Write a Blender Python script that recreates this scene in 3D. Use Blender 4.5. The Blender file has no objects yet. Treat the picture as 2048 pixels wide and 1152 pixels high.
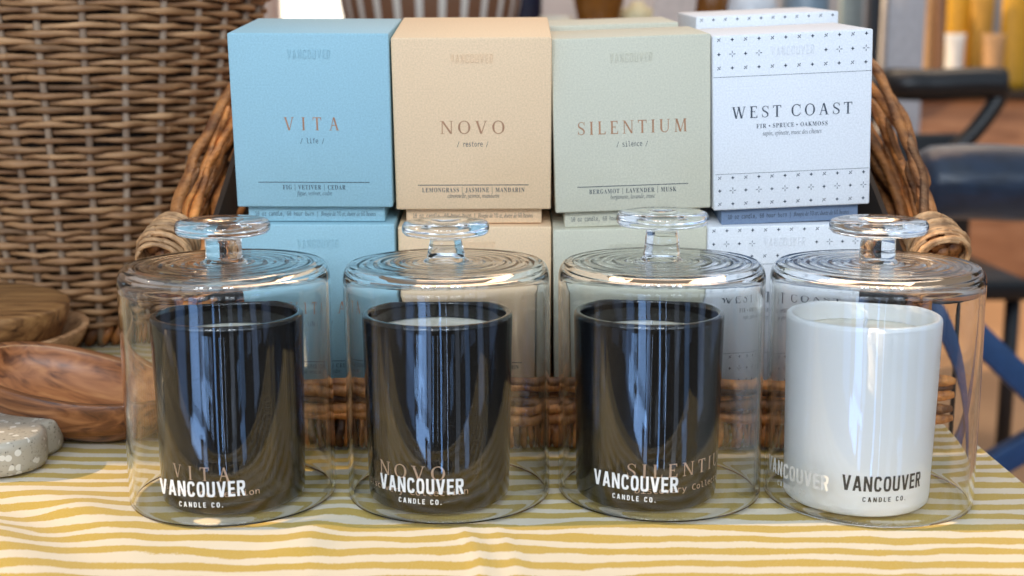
import bpy, bmesh, math, random, os
from mathutils import Vector, Matrix, noise as mnoise
R = math.radians
random.seed(11)
S = bpy.context.scene

# ------------------------------------------------------------------ camera, world, lights, exposure
CAM_H, CAM_T, CAM_F = 0.27438, R(10.292), 2550.0          # height over the table, downward tilt, focal length (2048 px wide)
cam_d = bpy.data.cameras.new('camera'); cam = bpy.data.objects.new('camera', cam_d)
S.collection.objects.link(cam); S.camera = cam
cam.location = (0, 0, CAM_H); cam.rotation_euler = (R(90) - CAM_T, 0, 0)
cam_d.sensor_width = 36; cam_d.lens = CAM_F / 2048 * 36
cam_d.clip_start = 0.02; cam_d.clip_end = 60
cam_d.dof.use_dof = True; cam_d.dof.focus_distance = 0.815; cam_d.dof.aperture_fstop = 6.4

S.view_settings.view_transform = 'Standard'; S.view_settings.look = 'None'
S.view_settings.exposure = 0.28; S.view_settings.gamma = 1.0; S.view_settings.use_curve_mapping = False
S.render.engine = 'CYCLES'
cy = S.cycles
cy.use_denoising = True; cy.denoiser = 'OPENIMAGEDENOISE'
cy.max_bounces = 24; cy.transmission_bounces = 20; cy.glossy_bounces = 8; cy.diffuse_bounces = 5; cy.transparent_max_bounces = 16
cy.caustics_refractive = True; cy.caustics_reflective = True; cy.blur_glossy = 0.3
cy.sample_clamp_indirect = 8.0

W = bpy.data.worlds.new('World'); S.world = W; W.use_nodes = True
nt = W.node_tree; nt.nodes.clear()
out = nt.nodes.new('ShaderNodeOutputWorld'); bg = nt.nodes.new('ShaderNodeBackground')
tc = nt.nodes.new('ShaderNodeTexCoord'); sp = nt.nodes.new('ShaderNodeSeparateXYZ')
mr = nt.nodes.new('ShaderNodeMapRange'); rp = nt.nodes.new('ShaderNodeValToRGB')
nt.links.new(tc.outputs['Generated'], sp.inputs[0]); nt.links.new(sp.outputs['Y'], mr.inputs['Value'])
mr.inputs['From Min'].default_value = -1; mr.inputs['From Max'].default_value = 1
nt.links.new(mr.outputs['Result'], rp.inputs['Fac'])
rp.color_ramp.elements[0].position = 0.15; rp.color_ramp.elements[0].color = (0.10, 0.13, 0.18, 1)
rp.color_ramp.elements[1].position = 0.8; rp.color_ramp.elements[1].color = (0.50, 0.36, 0.24, 1)
# open daylight sky above the street on the camera's side
fz = nt.nodes.new('ShaderNodeMapRange'); fz.interpolation_type = 'SMOOTHSTEP'; nt.links.new(sp.outputs['Z'], fz.inputs['Value']); fz.inputs['From Min'].default_value = .02; fz.inputs['From Max'].default_value = .30
fy = nt.nodes.new('ShaderNodeMapRange'); fy.interpolation_type = 'SMOOTHSTEP'; nt.links.new(sp.outputs['Y'], fy.inputs['Value']); fy.inputs['From Min'].default_value = .55; fy.inputs['From Max'].default_value = -.10
fm = nt.nodes.new('ShaderNodeMath'); fm.operation = 'MULTIPLY'; nt.links.new(fz.outputs[0], fm.inputs[0]); nt.links.new(fy.outputs[0], fm.inputs[1])
sk = nt.nodes.new('ShaderNodeMix'); sk.data_type = 'RGBA'; nt.links.new(fm.outputs[0], sk.inputs[0]); nt.links.new(rp.outputs['Color'], sk.inputs[6]); sk.inputs[7].default_value = (1.05, 1.33, 1.62, 1)
nt.links.new(sk.outputs[2], bg.inputs['Color']); bg.inputs['Strength'].default_value = 0.36
nt.links.new(bg.outputs[0], out.inputs['Surface'])

sd = bpy.data.lights.new('sun', 'SUN'); sun = bpy.data.objects.new('sun', sd); S.collection.objects.link(sun)
sd.energy = 3.7; sd.angle = R(0.5); sd.color = (1.0, 0.73, 0.43)
SUN_DIR = Vector((0.86, 0.035, -0.52)).normalized()
sun.rotation_euler = SUN_DIR.to_track_quat('-Z', 'Y').to_euler(); sun.location = (-3, 0, 2)

def area(name, loc, target, sx, sy, L, col):
    d = bpy.data.lights.new(name, 'AREA'); d.shape = 'RECTANGLE'; d.size = sx; d.size_y = sy
    d.energy = L * sx * sy * math.pi; d.color = col
    o = bpy.data.objects.new(name, d); S.collection.objects.link(o); o.location = loc
    o.rotation_euler = (Vector(target) - Vector(loc)).to_track_quat('-Z', 'Y').to_euler()
    return o
# the shop's tall window bays on the camera's side: cool daylight, one lamp per bay
HIGH = [(-2.3, .7), (-1.45, .6), (-.75, .5), (-.10, .5), (.60, .5), (1.35, .6), (2.2, .7)]
for x, w in HIGH:
    area('window_light', (x, -1.5, 1.18), (x * .85, 1, 0.35), w, 1.25, 2.3, (.76, .87, 1))
LOW = [(-3.4, 1.2, .5, (.26, .40, .72), 1), (-1.90, .55, 1.5, (.20, .38, .78), 1), (-1.12, .52, 7.0, (.22, .40, .76), 4), (-.80, .16, 4.0, (.26, .42, .76), 4),
       (-.24, .07, 8.5, (.20, .40, .82), 2), (.05, .02, 6.0, (.42, .60, .95), 1), (.50, .22, 1.6, (.42, .52, .70), 3), (.98, .22, 2.6, (.20, .38, .74), 3), (1.9, .5, 1.2, (.30, .44, .74), 1), (3.4, 1.0, .7, (.3, .45, .8), 1)]
rl = random.Random(5)
for x, w, L, c, nt_ in LOW:                                  # low panes; the near ones are divided into courses of unequal tone
    z0_, z1_ = -.735, -.15
    cuts = [z0_] + [-.655 + .036 * q + rl.uniform(-.008, .008) for q in range(nt_ - 1)] + [z1_]
    for a_, b_ in zip(cuts[:-1], cuts[1:]):
        f_ = rl.uniform(.45, 1.25) if nt_ > 1 else 1; dx_ = rl.uniform(-.30, .30) * w if nt_ > 1 else 0
        area('window_light', (x + dx_, -1.52, (a_ + b_) / 2), ((x + dx_) * .9, 1, (a_ + b_) / 2), w * rl.uniform(.8, 1.1), b_ - a_ - .003, L * f_, c)
for x in (-.95, -.72, -.30, .35, .62):                       # small bright upper panes
    for z in (1.15, 1.42):
        area('window_light', (x, -1.3, z), (0, .9, 0.2), .15, .19, 26.0, (.85, .93, 1))
area('overhead_fill', (0, .15, 2.3), (0, .75, 0), 2.6, 1.7, .5, (.72, .86, 1))  # added soft fill from overhead, lightens the cloche tops
# warm shop lamps over the room behind the display
area('shop_light', (0.3, 2.4, 1.9), (0.1, 1.2, 0.2), 1.6, .8, 3.2, (1, .62, .36))
area('shop_light', (0.8, 4.0, 2.4), (0.8, 4.6, 0), 2.4, 1.2, 5.0, (1, .78, .56))

# ------------------------------------------------------------------ helpers
COL = S.collection
def at(px, py, Y):
    """world x, z of the sight line through a photo pixel at distance Y"""
    u = (px - 1024) / CAM_F; v = -(py - 576) / CAM_F; c, s = math.cos(CAM_T), math.sin(CAM_T)
    t = Y / (c + v * s)
    return u * t, CAM_H + t * (v * c - s)

class MB:
    def __init__(s): s.v = []; s.f = []; s.m = []; s.t = []; s.cur = 0; s.tone = .5; s.smooth = True; s.sm = []
    def add(s, vs, fs, mat=None, tone=None, smooth=None):
        n = len(s.v); s.v += [tuple(p) for p in vs]; s.t += [s.tone if tone is None else tone] * len(vs)
        for f in fs:
            s.f.append(tuple(i + n for i in f)); s.m.append(s.cur if mat is None else mat); s.sm.append(s.smooth if smooth is None else smooth)
    def box(s, c, size, rot=None, bevel=0, seg=2, **k):
        bm = bmesh.new(); bmesh.ops.create_cube(bm, size=1)
        for v in bm.verts: v.co = Vector((v.co.x * size[0], v.co.y * size[1], v.co.z * size[2]))
        if bevel: bmesh.ops.bevel(bm, geom=bm.edges[:], offset=bevel, segments=seg, affect='EDGES', profile=.5)
        M = Matrix.Translation(c) @ (rot.to_4x4() if rot else Matrix())
        bm.verts.ensure_lookup_table(); bm.verts.index_update()
        s.add([M @ v.co for v in bm.verts], [[v.index for v in f.verts] for f in bm.faces], **k); bm.free()
    def tube(s, pts, r, n=7, cap=True, **k):
        pts = [Vector(p) for p in pts]; N = len(pts); rr = r if isinstance(r, (list, tuple)) else [r] * N
        vs = []; fs = []; up = None
        for i, p in enumerate(pts):
            d = (pts[min(i + 1, N - 1)] - pts[max(i - 1, 0)]).normalized()
            if up is None: up = Vector((0, 0, 1)) if abs(d.z) < .9 else Vector((1, 0, 0))
            a = d.cross(up).normalized(); b = a.cross(d).normalized(); up = b
            for j in range(n):
                t = 2 * math.pi * j / n; vs.append(p + (a * math.cos(t) + b * math.sin(t)) * rr[i])
        for i in range(N - 1):
            for j in range(n): fs.append((i * n + j, i * n + (j + 1) % n, (i + 1) * n + (j + 1) % n, (i + 1) * n + j))
        if cap: fs.append(tuple(range(n))[::-1]); fs.append(tuple((N - 1) * n + j for j in range(n)))
        s.add(vs, fs, **k)
    def lathe(s, prof, n=96, c=(0, 0, 0), closed=False, wob=None, **k):
        """prof: (r, z) pairs; r = 0 makes a pole; closed joins last to first"""
        vs = []; fs = []; idx = []
        for r, z in prof:
            if r < 1e-7: idx.append([len(vs)]); vs.append((c[0], c[1], c[2] + z))
            else:
                ring = []
                for j in range(n):
                    a = 2 * math.pi * j / n; q = r if wob is None else wob(r, z, a)
                    ring.append(len(vs)); vs.append((c[0] + q * math.cos(a), c[1] + q * math.sin(a), c[2] + z))
                idx.append(ring)
        pairs = list(zip(idx[:-1], idx[1:])) + ([(idx[-1], idx[0])] if closed else [])
        for A, B in pairs:
            for j in range(n):
                j2 = (j + 1) % n
                if len(A) == 1 and len(B) == 1: continue
                if len(A) == 1: fs.append((A[0], B[j2], B[j]))
                elif len(B) == 1: fs.append((A[j], A[j2], B[0]))
                else: fs.append((A[j], A[j2], B[j2], B[j]))
        s.add(vs, fs, **k)
    def build(s, name, mats, parent=None, loc=None, recalc=True):
        me = bpy.data.meshes.new(name); me.from_pydata(s.v, [], s.f)
        mats = mats if isinstance(mats, (list, tuple)) else [mats]
        for m in mats: me.materials.append(m)
        me.polygons.foreach_set('material_index', s.m); me.polygons.foreach_set('use_smooth', s.sm)
        ca = me.color_attributes.new('tone', 'FLOAT_COLOR', 'POINT')
        flat = []
        for t in s.t: flat += [t, t, t, 1]
        ca.data.foreach_set('color', flat)
        if recalc:
            bm = bmesh.new(); bm.from_mesh(me); bmesh.ops.recalc_face_normals(bm, faces=bm.faces[:]); bm.to_mesh(me); bm.free()
        me.update()
        o = bpy.data.objects.new(name, me); COL.objects.link(o)
        if parent: o.parent = parent
        if loc: o.location = loc
        return o

def tag(o, label=None, cat=None, group=None, kind=None):
    if label: o['label'] = label
    if cat: o['category'] = cat
    if group: o['group'] = group
    if kind: o['kind'] = kind
    return o
def empty(name, loc, label, cat, group=None, rot=(0, 0, 0)):
    o = bpy.data.objects.new(name, None); COL.objects.link(o); o.location = loc; o.rotation_euler = rot
    o.empty_display_size = .02
    return tag(o, label, cat, group)

# ---- materials
def newmat(name):
    m = bpy.data.materials.new(name); m.use_nodes = True; n = m.node_tree.nodes
    return m, n, m.node_tree.links, n['Principled BSDF']
def setin(b, **k):
    for a, v in k.items():
        a = a.replace('_', ' ')
        if a in b.inputs: b.inputs[a].default_value = v
def c4(c): return (c[0], c[1], c[2], 1)
def noisy(name, c1, c2, scale=(20, 20, 20), detail=6, rough=.6, bump=0, bscale=None, bdist=.001, lo=.35, hi=.65, tone=None, **k):
    """two base colours mixed by an object-space noise, plus an optional noise bump and a per-strand tone"""
    m, n, l, b = newmat(name)
    t = n.new('ShaderNodeTexCoord'); mp = n.new('ShaderNodeMapping'); mp.inputs['Scale'].default_value = scale
    l.new(t.outputs['Object'], mp.inputs[0]); nz = n.new('ShaderNodeTexNoise'); nz.inputs['Scale'].default_value = 1; nz.inputs['Detail'].default_value = detail
    l.new(mp.outputs[0], nz.inputs['Vector'])
    r = n.new('ShaderNodeValToRGB'); r.color_ramp.elements[0].position = lo; r.color_ramp.elements[0].color = c4(c1)
    r.color_ramp.elements[1].position = hi; r.color_ramp.elements[1].color = c4(c2); l.new(nz.outputs['Fac'], r.inputs[0])
    last = r.outputs[0]
    if tone:
        at_ = n.new('ShaderNodeAttribute'); at_.attribute_name = 'tone'
        r2 = n.new('ShaderNodeValToRGB'); e = r2.color_ramp.elements
        e[0].position = 0; e[0].color = c4(tone[0]); e[1].position = 1; e[1].color = c4(tone[-1])
        for i, c in enumerate(tone[1:-1]): q = e.new((i + 1) / (len(tone) - 1)); q.color = c4(c)
        l.new(at_.outputs['Fac'], r2.inputs[0])
        mx = n.new('ShaderNodeMix'); mx.data_type = 'RGBA'; mx.blend_type = 'MULTIPLY'; mx.inputs[0].default_value = 1
        l.new(last, mx.inputs[6]); l.new(r2.outputs[0], mx.inputs[7]); last = mx.outputs[2]
    l.new(last, b.inputs['Base Color']); setin(b, Roughness=rough, **k)
    if bump:
        n2 = n.new('ShaderNodeTexNoise'); n2.inputs['Detail'].default_value = 4; n2.inputs['Scale'].default_value = 1
        m2 = n.new('ShaderNodeMapping'); m2.inputs['Scale'].default_value = bscale or scale; l.new(t.outputs['Object'], m2.inputs[0]); l.new(m2.outputs[0], n2.inputs['Vector'])
        bp = n.new('ShaderNodeBump'); bp.inputs['Strength'].default_value = bump; bp.inputs['Distance'].default_value = bdist
        l.new(n2.outputs['Fac'], bp.inputs['Height']); l.new(bp.outputs[0], b.inputs['Normal'])
    return m
def plain(name, c, rough=.5, **k):
    return noisy(name, [x * .9 for x in c], [min(1, x * 1.08) for x in c], (60, 60, 60), 3, rough, **k)

def card(name, c):
    return noisy(name, [x * .89 for x in c], [min(1, x * 1.06) for x in c], (850, 850, 850), 3, .62, bump=.5, bscale=(1500, 1500, 1500), bdist=.0003, lo=.3, hi=.7)
M = {}
M['card_blue'] = card('card_blue', (.295, .495, .575))
M['card_tan'] = card('card_tan', (.80, .56, .345))
M['card_sage'] = card('card_sage', (.575, .545, .425))
M['card_white'] = card('card_white', (.74, .75, .78))
M['card_slate'] = card('card_slate', (.16, .22, .33))
M['ink'] = plain('dark_ink', (.035, .05, .075), .6)
M['copper'] = plain('copper_foil', (.46, .23, .125), .4, Metallic=.3)
M['white_ink'] = plain('white_ink', (.72, .72, .72), .5)
M['faded_ink'] = plain('faded_ink', (.60, .58, .54), .6)
M['black_ink'] = plain('black_ink', (.02, .022, .025), .5)
M['copper_ink'] = plain('copper_ink', (.50, .33, .24), .4)
M['wax'] = plain('wax', (.84, .78, .66), .45)

def glassmat(name, bump=0, col=(1, 1, 1)):
    m, n, l, b = newmat(name)
    setin(b, Roughness=0, IOR=1.42); b.inputs['Transmission Weight'].default_value = 1; b.inputs['Base Color'].default_value = c4(col)
    if bump:
        t = n.new('ShaderNodeTexCoord'); w = n.new('ShaderNodeTexNoise'); mp = n.new('ShaderNodeMapping'); mp.inputs['Scale'].default_value = (38, 38, 60)
        l.new(t.outputs['Object'], mp.inputs[0]); l.new(mp.outputs[0], w.inputs['Vector']); w.inputs['Scale'].default_value = 1; w.inputs['Detail'].default_value = 1.5; w.inputs['Distortion'].default_value = 1.2
        bp = n.new('ShaderNodeBump'); bp.inputs['Strength'].default_value = bump; bp.inputs['Distance'].default_value = .004
        sz = n.new('ShaderNodeSeparateXYZ'); l.new(t.outputs['Object'], sz.inputs[0]); mz = n.new('ShaderNodeMapRange'); l.new(sz.outputs['Z'], mz.inputs['Value'])
        mz.inputs['From Min'].default_value = .125; mz.inputs['From Max'].default_value = .143; mz.inputs['To Min'].default_value = .035; mz.inputs['To Max'].default_value = 1.0   # wavy pulled top, even walls
        mu = n.new('ShaderNodeMath'); mu.operation = 'MULTIPLY'; l.new(w.outputs['Fac'], mu.inputs[0]); l.new(mz.outputs[0], mu.inputs[1])
        l.new(mu.outputs[0], bp.inputs['Height']); l.new(bp.outputs[0], b.inputs['Normal'])
    return m
M['glass'] = glassmat('clear_glass', .05, (.985, .995, .99))
M['knob_glass'] = glassmat('knob_glass', .08, (.985, .995, .99))
m, n, l, b = newmat('smoked_glass'); M['smoked'] = m
setin(b, Roughness=.02, IOR=1.52); b.inputs['Base Color'].default_value = (.005, .0045, .004, 1)
t = n.new('ShaderNodeTexCoord'); w = n.new('ShaderNodeTexNoise'); mp = n.new('ShaderNodeMapping'); mp.inputs['Scale'].default_value = (45, 45, 22)
l.new(t.outputs['Object'], mp.inputs[0]); l.new(mp.outputs[0], w.inputs['Vector']); w.inputs['Scale'].default_value = 1; w.inputs['Detail'].default_value = 2
bp = n.new('ShaderNodeBump'); bp.inputs['Strength'].default_value = .014; bp.inputs['Distance'].default_value = .004; l.new(w.outputs['Fac'], bp.inputs['Height']); l.new(bp.outputs[0], b.inputs['Normal'])
M['white_glaze'] = noisy('white_glaze', (.80, .80, .80), (.85, .845, .84), (14, 14, 3), 3, .40, Coat_Weight=.08)

WICK = [(.45, .42, .40), (.70, .63, .58), (.85, .80, .76), (1.0, .98, .98)]
M['wicker'] = noisy('wicker', (.28, .138, .056), (.60, .345, .165), (30, 30, 120), 5, .62, bump=.5, bscale=(60, 60, 500), bdist=.001, tone=WICK)
M['stake'] = noisy('wicker_stake', (.27, .19, .13), (.46, .35, .25), (90, 90, 40), 4, .65, bump=.4, bscale=(300, 300, 60), tone=WICK)
M['twig'] = noisy('basket_twig', (.20, .065, .018), (.80, .34, .095), (90, 30, 90), 8, .5, bump=.9, bscale=(420, 110, 420), bdist=.0014, tone=[(.18, .16, .17), (.55, .50, .48), (1, .92, .85), (1.15, 1.0, .85)])
M['wrap'] = noisy('basket_wrap', (.34, .19, .09), (.74, .46, .24), (120, 120, 120), 5, .6, bump=.5, bscale=(300, 300, 300), tone=[(.50, .46, .42), (1.1, 1.0, .9)])
M['dark'] = plain('near_black', (.022, .013, .008), .8)  # stands for shade on the basket sheets and the counter foot

def wood(name, c1, c2, c3, grain=(14, 90, 90), rough=.42):
    m, n, l, b = newmat(name); t = n.new('ShaderNodeTexCoord')
    mp = n.new('ShaderNodeMapping'); mp.inputs['Scale'].default_value = grain; l.new(t.outputs['Object'], mp.inputs[0])
    nz = n.new('ShaderNodeTexNoise'); nz.inputs['Scale'].default_value = 1; nz.inputs['Detail'].default_value = 7; nz.inputs['Distortion'].default_value = .8; l.new(mp.outputs[0], nz.inputs['Vector'])
    r = n.new('ShaderNodeValToRGB'); e = r.color_ramp.elements; e[0].position = .30; e[0].color = c4(c1); e[1].position = .72; e[1].color = c4(c3); q = e.new(.5); q.color = c4(c2)
    l.new(nz.outputs['Fac'], r.inputs[0]); l.new(r.outputs[0], b.inputs['Base Color']); setin(b, Roughness=rough)
    bp = n.new('ShaderNodeBump'); bp.inputs['Strength'].default_value = .25; bp.inputs['Distance'].default_value = .001; l.new(nz.outputs['Fac'], bp.inputs['Height']); l.new(bp.outputs[0], b.inputs['Normal'])
    return m
M['bowl_wood'] = wood('bowl_wood', (.045, .014, .006), (.22, .08, .028), (.40, .17, .065), (12, 130, 130))
M['bowl_pale'] = wood('bowl_pale', (.14, .06, .022), (.42, .22, .10), (.56, .33, .17), (18, 150, 120), .5)
M['bowl_dark'] = wood('bowl_dark', (.06, .022, .008), (.27, .125, .042), (.46, .24, .085), (16, 170, 90), .45)

m, n, l, b = newmat('terrazzo'); M['terrazzo'] = m
t = n.new('ShaderNodeTexCoord'); v1 = n.new('ShaderNodeTexVoronoi'); v1.inputs['Scale'].default_value = 230; l.new(t.outputs['Object'], v1.inputs['Vector'])
v1.inputs['Randomness'].default_value = 1
r = n.new('ShaderNodeValToRGB'); e = r.color_ramp.elements; e[0].position = .80; e[0].color = (0, 0, 0, 1); e[1].position = .82; e[1].color = (1, 1, 1, 1)
sx = n.new('ShaderNodeSeparateColor'); l.new(v1.outputs['Color'], sx.inputs[0]); l.new(sx.outputs[0], r.inputs[0])
r3 = n.new('ShaderNodeValToRGB'); e = r3.color_ramp.elements; e[0].position = .50; e[0].color = (1, 1, 1, 1); e[1].position = .54; e[1].color = (0, 0, 0, 1)
l.new(v1.outputs['Distance'], r3.inputs[0])
mm = n.new('ShaderNodeMath'); mm.operation = 'MULTIPLY'; l.new(r.outputs[0], mm.inputs[0]); l.new(r3.outputs[0], mm.inputs[1])
nz = n.new('ShaderNodeTexNoise'); nz.inputs['Scale'].default_value = 420; nz.inputs['Detail'].default_value = 4; l.new(t.outputs['Object'], nz.inputs['Vector'])
r2 = n.new('ShaderNodeValToRGB'); e = r2.color_ramp.elements; e[0].position = .28; e[0].color = (.075, .065, .05, 1); e[1].position = .42; e[1].color = (.40, .355, .28, 1); l.new(nz.outputs['Fac'], r2.inputs[0])
mx = n.new('ShaderNodeMix'); mx.data_type = 'RGBA'; l.new(mm.outputs[0], mx.inputs[0]); l.new(r2.outputs[0], mx.inputs[6]); mx.inputs[7].default_value = (.66, .62, .54, 1)
l.new(mx.outputs[2], b.inputs['Base Color']); setin(b, Roughness=.32)

# striped, hand-printed cloth
m, n, l, b = newmat('striped_cloth'); M['cloth'] = m
t = n.new('ShaderNodeTexCoord')
def nz_(scale, det=2):
    mp = n.new('ShaderNodeMapping'); mp.inputs['Scale'].default_value = scale; l.new(t.outputs['UV'], mp.inputs[0])
    q = n.new('ShaderNodeTexNoise'); q.inputs['Scale'].default_value = 1; q.inputs['Detail'].default_value = det; l.new(mp.outputs[0], q.inputs['Vector']); return q.outputs['Fac']
def ma(op, a, c_):
    q = n.new('ShaderNodeMath'); q.operation = op
    for i, z in enumerate((a, c_)):
        if z is None: continue
        if isinstance(z, (int, float)): q.inputs[i].default_value = z
        else: l.new(z, q.inputs[i])
    return q.outputs[0]
sp = n.new('ShaderNodeSeparateXYZ'); l.new(t.outputs['UV'], sp.inputs[0])
y = sp.outputs['Y']
y = ma('ADD', y, ma('MULTIPLY', ma('SUBTRACT', nz_((5, 6, 1)), .5), .030))
y = ma('ADD', y, ma('MULTIPLY', ma('SUBTRACT', nz_((22, 34, 1)), .5), .0115))
y = ma('ADD', y, ma('MULTIPLY', ma('SUBTRACT', nz_((260, 260, 1), 3), .5), .0014))
fr = ma('FRACT', ma('DIVIDE', y, .0187), None)
tri = ma('ABSOLUTE', ma('SUBTRACT', fr, .5), None)           # 0 in the middle of a stripe, .5 between stripes
thr = ma('ADD', ma("ADD", .262, ma('MULTIPLY', ma('SUBTRACT', nz_((16, 60, 1)), .5), .40)), ma('MULTIPLY', ma('SUBTRACT', nz_((750, 750, 1), 3), .5), .16))
mask = n.new('ShaderNodeMapRange'); mask.interpolation_type = 'SMOOTHSTEP'
l.new(ma('SUBTRACT', thr, tri), mask.inputs['Value']); mask.inputs['From Min'].default_value = -.03; mask.inputs['From Max'].default_value = .03
rough_print = n.new('ShaderNodeMapRange'); l.new(nz_((900, 900, 1), 3), rough_print.inputs['Value']); rough_print.inputs['From Min'].default_value = .3; rough_print.inputs['From Max'].default_value = .6
rough_print.inputs['To Min'].default_value = .84; rough_print.inputs['To Max'].default_value = 1
fac = ma('MULTIPLY', mask.outputs[0], rough_print.outputs[0])
mx = n.new('ShaderNodeMix'); mx.data_type = 'RGBA'; l.new(fac, mx.inputs[0]); mx.inputs[6].default_value = (.60, .51, .375, 1); mx.inputs[7].default_value = (.42, .268, .014, 1)
l.new(mx.outputs[2], b.inputs['Base Color']); setin(b, Roughness=.85, Sheen_Weight=.15)
bp = n.new('ShaderNodeBump'); bp.inputs['Strength'].default_value = .35; bp.inputs['Distance'].default_value = .0006; l.new(nz_((1400, 1400, 1), 2), bp.inputs['Height']); l.new(bp.outputs[0], b.inputs['Normal'])

# ------------------------------------------------------------------ lettering (outlines from the fonts that ship with Blender)
FD = bpy.utils.system_resource('DATAFILES', path='fonts')
def font(fn):
    try: return bpy.data.fonts.load(os.path.join(FD, fn))
    except Exception: return None
F_MONO, F_MATH, F_SANS = font('DejaVuSansMono.woff2'), font('Noto Sans Math.woff2') or font('NotoSansMath-Regular.woff2'), font('Inter.woff2')
def boldserif(s):
    return ''.join(chr(0x1D400 + ord(c) - 65) if 'A' <= c <= 'Z' else chr(0x1D41A + ord(c) - 97) if 'a' <= c <= 'z' else c for c in s)
def italserif(s):
    s = s.replace('é', 'e').replace('è', 'e').replace('ê', 'e')
    return ''.join('\u210e' if c == 'h' else chr(0x1D44E + ord(c) - 97) if 'a' <= c <= 'z' else chr(0x1D434 + ord(c) - 65) if 'A' <= c <= 'Z' else c for c in s)
_dg = {}
def text2d(s, fnt, spacing=1.0, offset=0.0, shear=0.0, word=1.0):
    key = (s, fnt.name if fnt else '', spacing, offset, shear, word)
    if key in _dg: return _dg[key]
    cu = bpy.data.curves.new('t', 'FONT'); cu.body = s
    if fnt: cu.font = fnt
    cu.space_character = spacing; cu.space_word = word; cu.offset = offset; cu.shear = shear; cu.resolution_u = 4; cu.size = 1
    o = bpy.data.objects.new('t', cu); COL.objects.link(o)
    dg = bpy.context.evaluated_depsgraph_get(); me = bpy.data.meshes.new_from_object(o.evaluated_get(dg))
    vs = [(v.co.x, v.co.y) for v in me.vertices]; fs = [tuple(p.vertices) for p in me.polygons]
    bpy.data.objects.remove(o); bpy.data.curves.remove(cu); bpy.data.meshes.remove(me)
    _dg[key] = (vs, fs); return vs, fs
def put_text(mb, s, fnt, cx, base, width, cap, fn, mat, tone=.5, caps=True, **k):
    """fit s to width, with a cap height, centred on cx; fn maps (u, v) to a point"""
    vs, fs = text2d(s, fnt, **k)
    if not vs: return
    x0 = min(v[0] for v in vs); x1 = max(v[0] for v in vs)
    capv, _ = text2d(boldserif('E') if fnt is F_MATH else 'E', fnt, **{**k})
    ch = max(v[1] for v in capv) - min(v[1] for v in capv); y0 = min(v[1] for v in capv)
    sx = width / (x1 - x0); sy = cap / ch
    # thin glyph triangles are split where they would cut a curved surface
    mb.add([fn(cx + (v[0] - (x0 + x1) / 2) * sx, base + (v[1] - y0) * sy) for v in vs], fs, mat=mat, smooth=False)

# serif capitals drawn as thick and thin strokes
def seg(p, q, w):   # bar with horizontal ends
    (x0, y0), (x1, y1) = p, q
    return [(x0 - w / 2, y0), (x0 + w / 2, y0), (x1 + w / 2, y1), (x1 - w / 2, y1)]
def hbar(x0, x1, y, t): return [(x0, y), (x1, y), (x1, y + t), (x0, y + t)]
def ser(cx, y, hw, t=.035, up=True):   # bracketed serif
    k = .045 if up else -.045
    ys = y if up else y - t
    return [hbar(cx - hw, cx + hw, ys, t)]
TK, TN = .150, .062
def arcstroke(cx, cy, rx, ry, a0, a1, wfun, n=26):
    polys = []
    P = []
    for i in range(n + 1):
        a = a0 + (a1 - a0) * i / n; w = wfun(a)
        P.append(((cx + (rx) * math.cos(a), cy + (ry) * math.sin(a)), (cx + (rx - w) * math.cos(a), cy + (ry - min(w, TN * 1.1 + abs(math.cos(a)) * .0)) * math.sin(a))))
    for i in range(n): polys.append([P[i][0], P[i + 1][0], P[i + 1][1], P[i][1]])
    return polys
ow = lambda a: TN + (TK - TN) * abs(math.cos(a)) ** 1.5
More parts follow.
